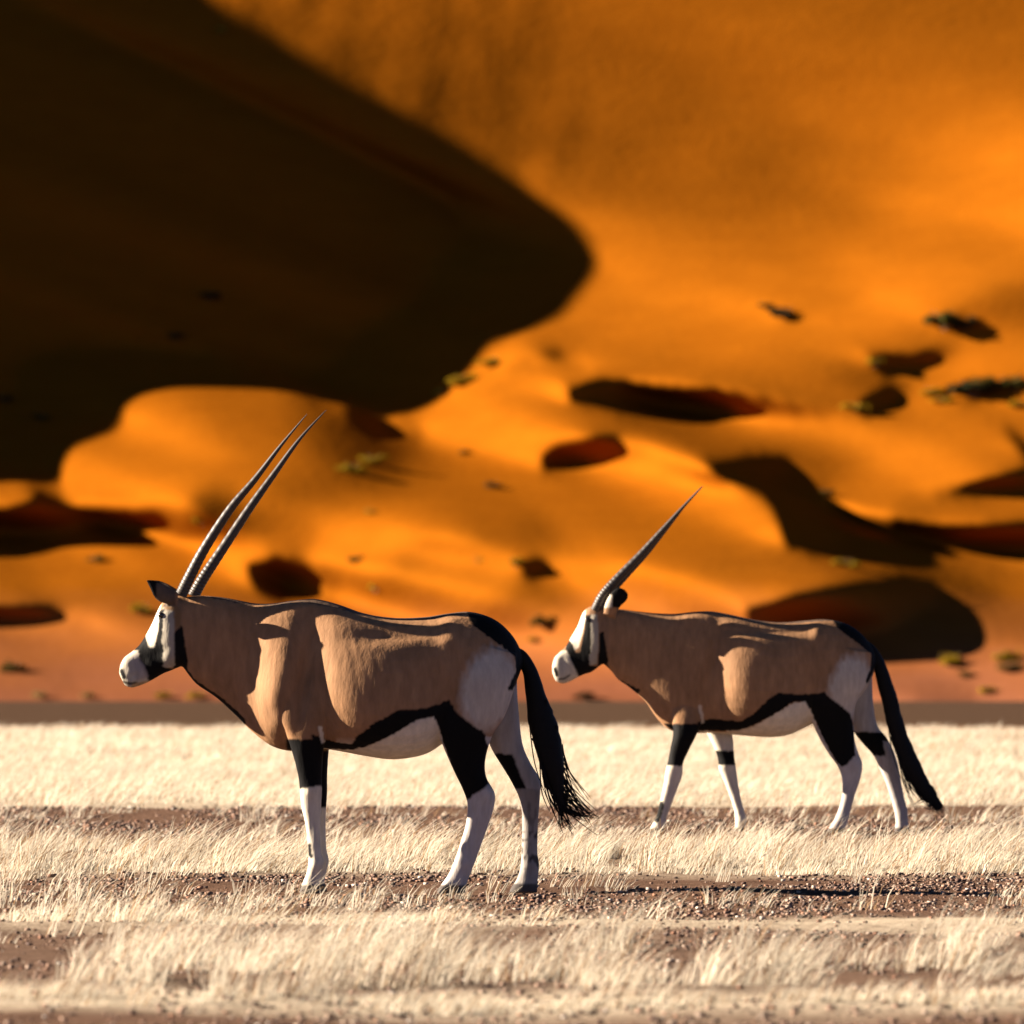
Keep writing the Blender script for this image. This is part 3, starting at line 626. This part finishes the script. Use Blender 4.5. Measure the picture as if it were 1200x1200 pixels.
def paint_front(put, px, py, qx, qy, lt, no, s):
    near = lt < 0
    # paler underparts and legs
    put(np.clip((py-862)/18, 0, 1)*(px > 395)*(px < 530), WHITE*.92)
    put((px > 500)&(qy > 862), GREYW)
    rr_ = np.hypot((qx-574+(qy-808)*.12)/35, (qy-808)/50); put(np.clip((1.12-rr_)*3.0+nz(px, py, s)*.5, 0, 1)*(px > 500)*(py > 748), (.50, .43, .355), .9)
    put((~near)&(px > 540)&(py > 790), GREYW*1.05)
    # belly
    put(pmask(qx, qy, [(366, 876), (413, 878), (432, 874), (460, 861), (488, 844), (510, 839), (523, 862), (526, 900), (366, 900)]), WHITE*.93)
    leg = (qy > 866)&(px < 388)&(px > 336)&(np.abs(lt) > 12)
    put(leg, BLACK); put(leg & (~near)&(px > 372)&(qy < 880), (.32, .21, .10))
    put(leg & (qy > 924-np.clip((px-352), 0, 14)*.2)&(near | (px < 374) | (qy > 946)), WHITE*.88)
    # flank stripe into the hind leg
    st = [(366, 860), (378, 864), (392, 869), (413, 871), (421, 860), (440, 847), (467, 832), (500, 830), (527, 820), (536, 836), (552, 848), (568, 858), (574, 880), (582, 915), (572, 918), (560, 932), (546, 942), (538, 930), (528, 893), (516, 858), (509, 839), (488, 844), (460, 861), (430, 874), (412, 878), (366, 876)]
    put(pmask(qx, qy, st)&((px < 500)|near|(py < 850)), BLACK)
    put((qy > 925)&(px > 500)&(px < 582)&near, GREYW*1.12)
    put(pmask(qx, qy, [(534, 905), (572, 905), (570, 920), (557, 930), (545, 940), (538, 930)])&near, BLACK)
    put((qy > 884)&(qy < 936)&(px > 570)&(px < 626-(930-qy)*.2)&(~near)&(qx < 600+(qy-884)*.42), BLACK)
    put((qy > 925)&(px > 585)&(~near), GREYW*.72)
    sp_ = vnoise(px/3.0, py/5.0, 66); put((~near)&(px > 590)&(py > 940)&(py < 975)&(vnoise(px/4.0, py/9.0, 67) > .6), (.10, .08, .07), .5); put((~near)&(px > 590)&(py > 975)&(py < 1020)&(sp_ > .62), BLACK, .8)
    # rump and root of the tail
    put(pmask(qx, qy, [(543, 700), (600, 720), (640, 780), (612, 800), (604, 770), (588, 757), (566, 742), (550, 728)]), BLACK)
    put(dpoly(qx, qy, [(607, 772), (607, 790), (598, 806)]) < 3.2, BLACK)  # shade line running down from the tail, painted black
    put((dpoly(qx, qy, [(250, 698), (290, 706), (320, 708), (350, 703), (400, 711), (440, 723), (500, 723), (545, 717)]) < 3.0), BLACK*3+.02, .75)
    # throat and brisket
    put(dpoly(qx, qy, [(214, 782), (226, 800), (245, 812), (266, 828), (284, 846)]) < 4.2, BLACK)
    put(dpoly(qx, qy, [(314, 876), (332, 884)]) < 5.0, BLACK)
    put(dpoly(qx, qy, [(376, 852), (379, 868)]) < 2.4, WHITE, .8)
    # forefoot marks and hooves
    put(dpoly(qx, qy, [(363, 990), (365, 1003)]) < 2.3, BLACK)
    put(py > 1036, (.065, .055, .05), .95)
    # face: cheek and muzzle whites darkened to paint in their shade
    hd = (px < 222)&(py > 700)
    put(hd&(px < 214), (.18, .11, .07), .4)
    put(hd&pmask(px, qy, [(182, 706), (189, 707), (188, 722), (185, 742), (181, 762), (174, 764), (168, 750), (172, 735), (179, 716)]), WHITE)
    put(hd&pmask(px, py, [(191, 712), (201, 709), (206, 718), (205, 745), (205, 781), (191, 784), (190, 745)]), WHITE*.5)
    put(hd&pmask(qx, qy, [(187, 715), (193, 714), (192, 730), (190.5, 748), (192, 766), (179, 768), (183, 752), (186, 738)]), BLACK)
    put(hd&pmask(px, py, [(166, 739), (171, 745), (175, 758), (183, 758), (190, 750), (192.5, 782), (204, 784), (212, 775), (218, 790), (190, 800), (172, 798), (163, 776), (158, 762)]), BLACK)
    put(hd&pmask(px, py, [(205, 742), (214, 732), (221, 775), (219, 788), (203, 786), (205, 770)]), BLACK)
    put(hd&pmask(qx, qy, [(191.5, 728), (204, 728), (205, 780), (192, 781)]), WHITE*.5)
    put((px < 205)&pmask(px, py, [(162, 762), (164, 776), (171, 792), (176, 800), (165, 812), (130, 812), (130, 765)]), WHITE*.66)
    put((px < 149)&(dpoly(px, py, [(143, 786), (146, 794)]) < 2.6), BLACK)
    put((px < 172)&(dpoly(px, py, [(145, 799), (152, 801), (160, 800)]) < 1.6), BLACK, .85); put((px < 205)&pmask(px, py, [(160, 766), (169, 778), (174, 792), (166, 797), (160, 786), (154, 772)]), (.33, .28, .26), .6); put((px < 205)&pmask(qx, qy, [(150, 774), (168, 776), (174, 793), (162, 798), (150, 788)]), (.34, .28, .25), .45); put((px < 180)&pmask(px, py, [(156, 801), (176, 797), (176, 812), (150, 812)]), (.32, .21, .09), .7); put(hd&pmask(px, py, [(190, 708), (204, 706), (214, 716), (212, 736), (206, 735), (203, 716), (194, 714)]), (.20, .11, .05), .9)  # greyed muzzle side and orange chin paint in shade; mouth and brow are markings
    # ears
    er = (np.abs(lt) > 12)&(py < 711)&(px < 206)
    put(er, (.10, .07, .05)); put(er&(px < 184)|(er&(py < 683)), BLACK)
FRONT = dict(dist=39.2, origin=(455, 1046), u=1.0, label='front antelope, nearest the camera, its two long horns seen apart and ear forward',
    lofts=[(A_torso, 6, 2.25, .10), (A_head, 5, 2.3, .06), (A_fl, 5, 2.2, 0), (A_fr, 5, 2.2, 0), (A_hl, 5, 2.2, 0), (A_hr, 5, 2.2, 0), (A_ear, 4, 2, 0), (mirror(A_ear, 4), 4, 2, 0)],
    relief=[(150, 776, 7, 5, 0, 1.0), (158, 792, 7, 3, -20, -1.2), (166, 775, 6, 12, 60, -1.0), (200, 770, 9, 9, 0, 1.6), (176, 775, 12, 4, 50, 1.0), (364, 927, 7, 7, 0, 1.9), (371, 1012, 6, 6, 0, 1.7), (570, 930, 6, 9, 20, 1.6), (546, 1010, 7, 7, 0, 1.4), (622, 926, 6, 8, 0, 1.4), (556, 970, 3, 26, 14, -.8), (366, 965, 2.5, 24, 0, -.7), (328, 808, 17, 40, 10, 5), (358, 800, 7, 50, 8, -5), (404, 812, 22, 48, -12, 4), (352, 712, 26, 8, 0, 3), (455, 745, 55, 9, -4, -3.5), (528, 740, 12, 22, 0, 3.5), (350, 905, 6, 22, 0, 1), (466, 800, 30, 46, 0, 1.5), (283, 780, 22, 60, 12, -1.5), (418, 785, 5, 60, -14, -.25), (434, 795, 5, 60, -14, -.25), (450, 805, 5, 60, -14, -.2), (545, 800, 6, 40, -20, -1.5), (500, 800, 22, 30, 0, -3), (560, 790, 26, 34, 20, 3), (575, 905, 6, 14, 0, -2), (196, 722, 7, 5, 0, 1.6), (192, 763, 12, 6, -30, -1.2), (260, 760, 30, 20, 35, -1.5), (330, 845, 10, 12, 0, 3)],
    paint=paint_front,
    horns=[[(212, 698, -7), (222, 677, -8), (240, 643, -10), (270, 597, -13), (300, 561, -15), (330, 522, -17), (360, 486, -19)], [(226, 699, 7), (237, 679, 8), (256, 650, 10), (291, 597, 13), (321, 555, 15), (351, 514, 17), (382, 480, 19)]],
    eyes=[(189.5, 721, 3.6, -18.0), (189.5, 721, 3.6, 18.0)],
    tail=[(590, 762, 600, 756, 5, 0), (603, 774, 616, 764, 7, 0), (613, 790, 629, 784, 8, 0), (616, 820, 639, 812, 10, 0), (620, 850, 651, 842, 11, 0), (627, 880, 659, 872, 11, 0), (637, 905, 661, 898, 9, 0), (645, 925, 662, 920, 6, 0), (653, 942, 663, 938, 3, 0), (660, 953, 664, 950, 1, 0)],
    tips=[(694, 964, 0), (690, 962, 3), (672, 978, 3), (656, 968, -3), (664, 955, 3), (682, 955, 0), (700, 958, 0)])
# --- rear animal
B_torso = [T(706, 717, 777, 15), T(716, 714, 786, 17.5), (728, 714, 724, 796, 20, 0), (744, 716, 738, 806, 22.5, 0), (762, 718, 756, 822, 25, 0), (778, 719, 770, 842, 28, 0), (793, 719, 786, 856, 30.5, 0), T(812, 717, 859, 33), T(828, 716, 859, 34), T(840, 717, 859, 36), T(860, 721, 861, 49), T(882, 726, 863, 56), T(905, 729, 864, 57), T(925, 729, 861, 53),
           T(947, 727, 851, 48), T(968, 726, 840, 44), (990, 730, 986, 833, 40, 0), (1008, 741, 1002, 823, 32, 0), (1022, 758, 1015, 808, 20, 0), (1028, 772, 1023, 792, 8, 0)]
B_head = [(722, 716, 718, 786, 15, 0), (701, 711, 709, 778, 17.5, 0), (691, 711, 703, 780, 18, 0), (683, 718, 698, 784, 16.5, 0), (677, 733, 692, 788, 13.5, 0), (670, 745, 685, 790, 10.5, 0), (663, 757, 678, 793, 9, 0), (656, 764, 671, 797, 8.5, 0), (650, 770, 664, 800, 9, 0), (647, 779, 658, 801, 8, 0), (647, 788, 651, 798, 5, 0)]
B_fl = [(790, 790, 828, 785, 4, -18), (785, 825, 826, 822, 9, -20), (786, 845, 821, 845, 12, -24), (787, 860, 814, 862, 12.5, -26), (784, 876, 806, 878, 10, -25), (781, 892, 799, 894, 8.8, -24), (778, 906, 798, 908, 8.2, -24), (776, 920, 793, 922, 7, -24), (772, 938, 786, 941, 6.2, -24), (768, 954, 780, 957, 6.2, -24), (763, 965, 778, 968, 7, -24), (757, 973, 773, 975, 6.5, -24), (753, 979, 772, 979, 7.5, -24)]
B_fr = [(812, 825, 862, 828, 12, 24), (826, 852, 859, 852, 11, 24), (835, 870, 861, 870, 9.5, 24), (842, 886, 862, 886, 8.5, 24), (844, 901, 864, 900, 8, 24), (850, 916, 866, 914, 6.8, 24), (857, 934, 869, 932, 6, 24), (862, 950, 873, 948, 6, 24), (863, 961, 877, 960, 6.8, 24), (863, 969, 876, 969, 6.2, 24), (860, 978, 878, 978, 7.5, 24)]
B_hl = [(942, 755, 1020, 764, 16, -21), (936, 788, 1014, 798, 20, -26), (936, 812, 1001, 825, 20, -28), (948, 842, 999, 848, 15.5, -27), (959, 866, 1000, 868, 12.5, -26), (970, 884, 1005, 884, 9.8, -25), (980, 898, 1009, 895, 8.6, -25), (985, 913, 1007, 911, 7.6, -25), (985, 932, 1000, 932, 6.4, -25), (981, 948, 995, 950, 6.4, -25), (976, 960, 992, 962, 7, -25), (970, 969, 989, 971, 6.6, -25), (964, 979, 988, 979, 7.6, -25)]
B_hr = [(978, 775, 1024, 782, 14, 20), (990, 822, 1025, 818, 15, 24), (1001, 854, 1030, 849, 13, 25), (1012, 870, 1041, 864, 11, 24), (1026, 886, 1049, 879, 9, 24), (1034, 903, 1055, 897, 8, 24), (1041, 919, 1058, 914, 7, 24), (1047, 938, 1062, 934, 6.2, 24), (1051, 954, 1066, 951, 7, 24), (1052, 965, 1067, 965, 6.4, 24), (1050, 977, 1070, 977, 7.5, 24)]
B_ear = [(706, 719, 720, 724, 5, -13), (708, 708, 725, 712, 5, -16), (712, 699, 733, 704, 4, -19), (717, 692, 735, 697, 3, -21), (723, 688, 731, 691, 1.5, -22)]
def paint_rear(put, px, py, qx, qy, lt, no, s):
    near = lt < 0
    put(np.clip((py-846)/12, 0, 1)*(px > 850)*(px < 950), WHITE*.92)
    put((qy > 848)&(px < 880)&(px > 776)&(~near | (px < 826))&((px > 826)|near)&(np.abs(lt) > 9), BLACK)
    put((px > 826)&(px < 846)&(qy > 850)&(qy < 872)&(~near)&(qx < 840), WHITE)
    put((qy > 897)&(px < 882)&(px > 740), WHITE*.9)
    put((px > 930)&(qy > 850), GREYW)
    rr_ = np.hypot((qx-994+(qy-806)*.12)/27, (qy-806)/39); put(np.clip((1.12-rr_)*3.0+nz(px, py, s)*.5, 0, 1)*(px > 940)*(py > 757), (.50, .43, .355), .9)
    put((~near)&(px > 975)&(py > 790), GREYW*1.05)
    put(pmask(qx, qy, [(818, 856), (860, 859), (878, 853), (902, 838), (925, 824), (943, 822), (952, 836), (958, 880), (818, 880)]), WHITE*.93)
    st = [(815, 846), (830, 842), (866, 845), (880, 836), (895, 820), (908, 811), (936, 814), (962, 811), (978, 824), (994, 836), (998, 852), (1000, 885), (986, 900), (976, 890), (960, 860), (948, 834), (940, 822), (925, 823), (902, 838), (880, 850), (862, 856), (818, 856)]
    put(pmask(qx, qy, st)&((px < 945)|near|(py < 832)), BLACK)
    put((qy > 892+(1000-px)*.35)&(px > 960)&(px < 1012)&near, GREYW*1.1)
    put((qy > 858)&(qy < 890)&(px > 995)&(~near), BLACK)
    put((qy > 886)&(px > 1015)&(~near), GREYW*1.1)
    put(pmask(qx, qy, [(1036, 868), (1052, 872), (1056, 892), (1040, 888)])&(~near), GREYW)
    put(pmask(qx, qy, [(972, 712), (1010, 725), (1048, 780), (1028, 800), (1020, 768), (1006, 756), (990, 744), (978, 734)]), BLACK)
    put(dpoly(qx, qy, [(1022, 770), (1021, 784), (1014, 798)]) < 2.6, BLACK)  # black stroke painted for the shade below the tail
    put((dpoly(qx, qy, [(725, 713), (760, 717), (800, 718), (840, 716), (880, 726), (920, 729), (975, 725)]) < 2.2), BLACK*3+.02, .7)
    put(dpoly(qx, qy, [(708, 780), (716, 794), (730, 803), (745, 810)]) < 3.4, BLACK)
    put(dpoly(qx, qy, [(818, 828), (822, 846)]) < 2.0, WHITE, .6)
    put(dpoly(qx, qy, [(773, 942), (768, 960)]) < 3.6, BLACK)
    put(py > 970, (.065, .055, .05), .95)
    hd = (px < 713)&(py > 709)
    put(hd, (.18, .11, .07), .4)
    put(hd&pmask(px, qy, [(679, 713), (686, 713), (684.5, 728), (681, 745), (677, 759), (672, 762), (666, 748), (671, 735), (676, 720)]), WHITE)
    put(hd&pmask(px, py, [(691, 720), (699, 720), (700, 745), (699, 778), (689, 780), (690, 750)]), WHITE*.5)  # cheek stripe, its white cut down to paint in the shaded side
    put(hd&pmask(px, qy, [(685, 722), (691, 720), (691, 748), (691, 766), (678, 768), (681, 752), (684, 738)]), BLACK)
    put(hd&pmask(px, py, [(666, 748), (671, 756), (674, 765), (682, 764), (689, 756), (690, 780), (700, 781), (709, 775), (713, 786), (690, 795), (676, 794), (668, 776), (661, 764)]), BLACK)
    put(hd&pmask(px, py, [(701, 742), (706, 740), (712, 775), (709, 782), (700, 782)]), BLACK)
    put((px < 700)&pmask(px, py, [(663, 762), (669, 775), (676, 790), (680, 797), (668, 808), (640, 808), (640, 764)]), WHITE*.72)  # muzzle white dulled, shade put into the colour
    put((px < 655)&(dpoly(px, py, [(650, 784), (652, 791)]) < 2.2), BLACK)
    put((px < 672)&(dpoly(px, py, [(654, 796), (661, 795), (667, 791)]) < 1.1), BLACK, .8)
    er = (np.abs(lt) > 9)&(py < 719)&(px > 702)&(px < 738)&(py < 712)
    put(er, WHITE*.8); put(er&((px > 716)|(py < 697)), BLACK)
REAR = dict(turn=2.5, dist=51.3, origin=(893, 979), u=.766, label='antelope walking behind on the right, legs in stride, horns overlapping into one line',
    lofts=[(B_torso, 6, 2.25, .10), (B_head, 5, 2.3, .06), (B_fl, 5, 2.2, 0), (B_fr, 5, 2.2, 0), (B_hl, 5, 2.2, 0), (B_hr, 5, 2.2, 0), (B_ear, 4, 2, 0), (mirror(B_ear, -4), 4, 2, 0)],
    relief=[(789, 896, 5, 6, 0, 1.3), (853, 895, 5, 6, 0, 1.2), (1000, 897, 5, 7, 0, 1.2), (1046, 885, 5, 7, 0, 1.0), (770, 968, 5, 5, 0, 1), (870, 962, 5, 5, 0, 1), (655, 770, 5, 3, -40, .7), (668, 777, 9, 3, 50, .8), (832, 775, 6, 36, 10, -2.5), (862, 790, 20, 34, -6, 3), (812, 724, 20, 7, 0, 2), (900, 740, 50, 6, 0, -2.6), (955, 740, 9, 10, 0, 3), (935, 790, 18, 24, 0, -2.5), (990, 786, 20, 26, 20, 2.5), (696, 726, 5, 4, 0, 1.2)],
    paint=paint_rear,
    horns=[[(697, 716, -6), (706, 698, -7), (722, 679, -8), (750, 650, -9), (776, 621, -11), (800, 594, -12), (823, 570, -14)], [(701, 717, 6), (710, 700, 7), (726, 681, 8), (754, 651, 9), (779, 621, 11), (802, 593, 12), (823, 570, 14)]], hr=1.12,
    eyes=[(688, 726, 2.7, -13.6), (688, 726, 2.7, 13.6)],
    tail=[(1000, 752, 1008, 746, 4, 0), (1013, 764, 1025, 757, 5, 0), (1024, 784, 1038, 778, 6, 0), (1032, 818, 1050, 812, 7.5, 0), (1040, 848, 1058, 842, 8, 0), (1048, 878, 1068, 870, 8, 0), (1058, 903, 1079, 895, 7, 0), (1072, 924, 1090, 916, 5, 0), (1087, 940, 1099, 932, 3, 0), (1101, 950, 1106, 946, 1, 0)],
    tips=[(1107, 952, 0), (1103, 953, 0), (1096, 950, 0), (1088, 946, 0), (1074, 944, 0), (1108, 950, 0), (1082, 930, 0)])
antelope(FRONT)
antelope(REAR)
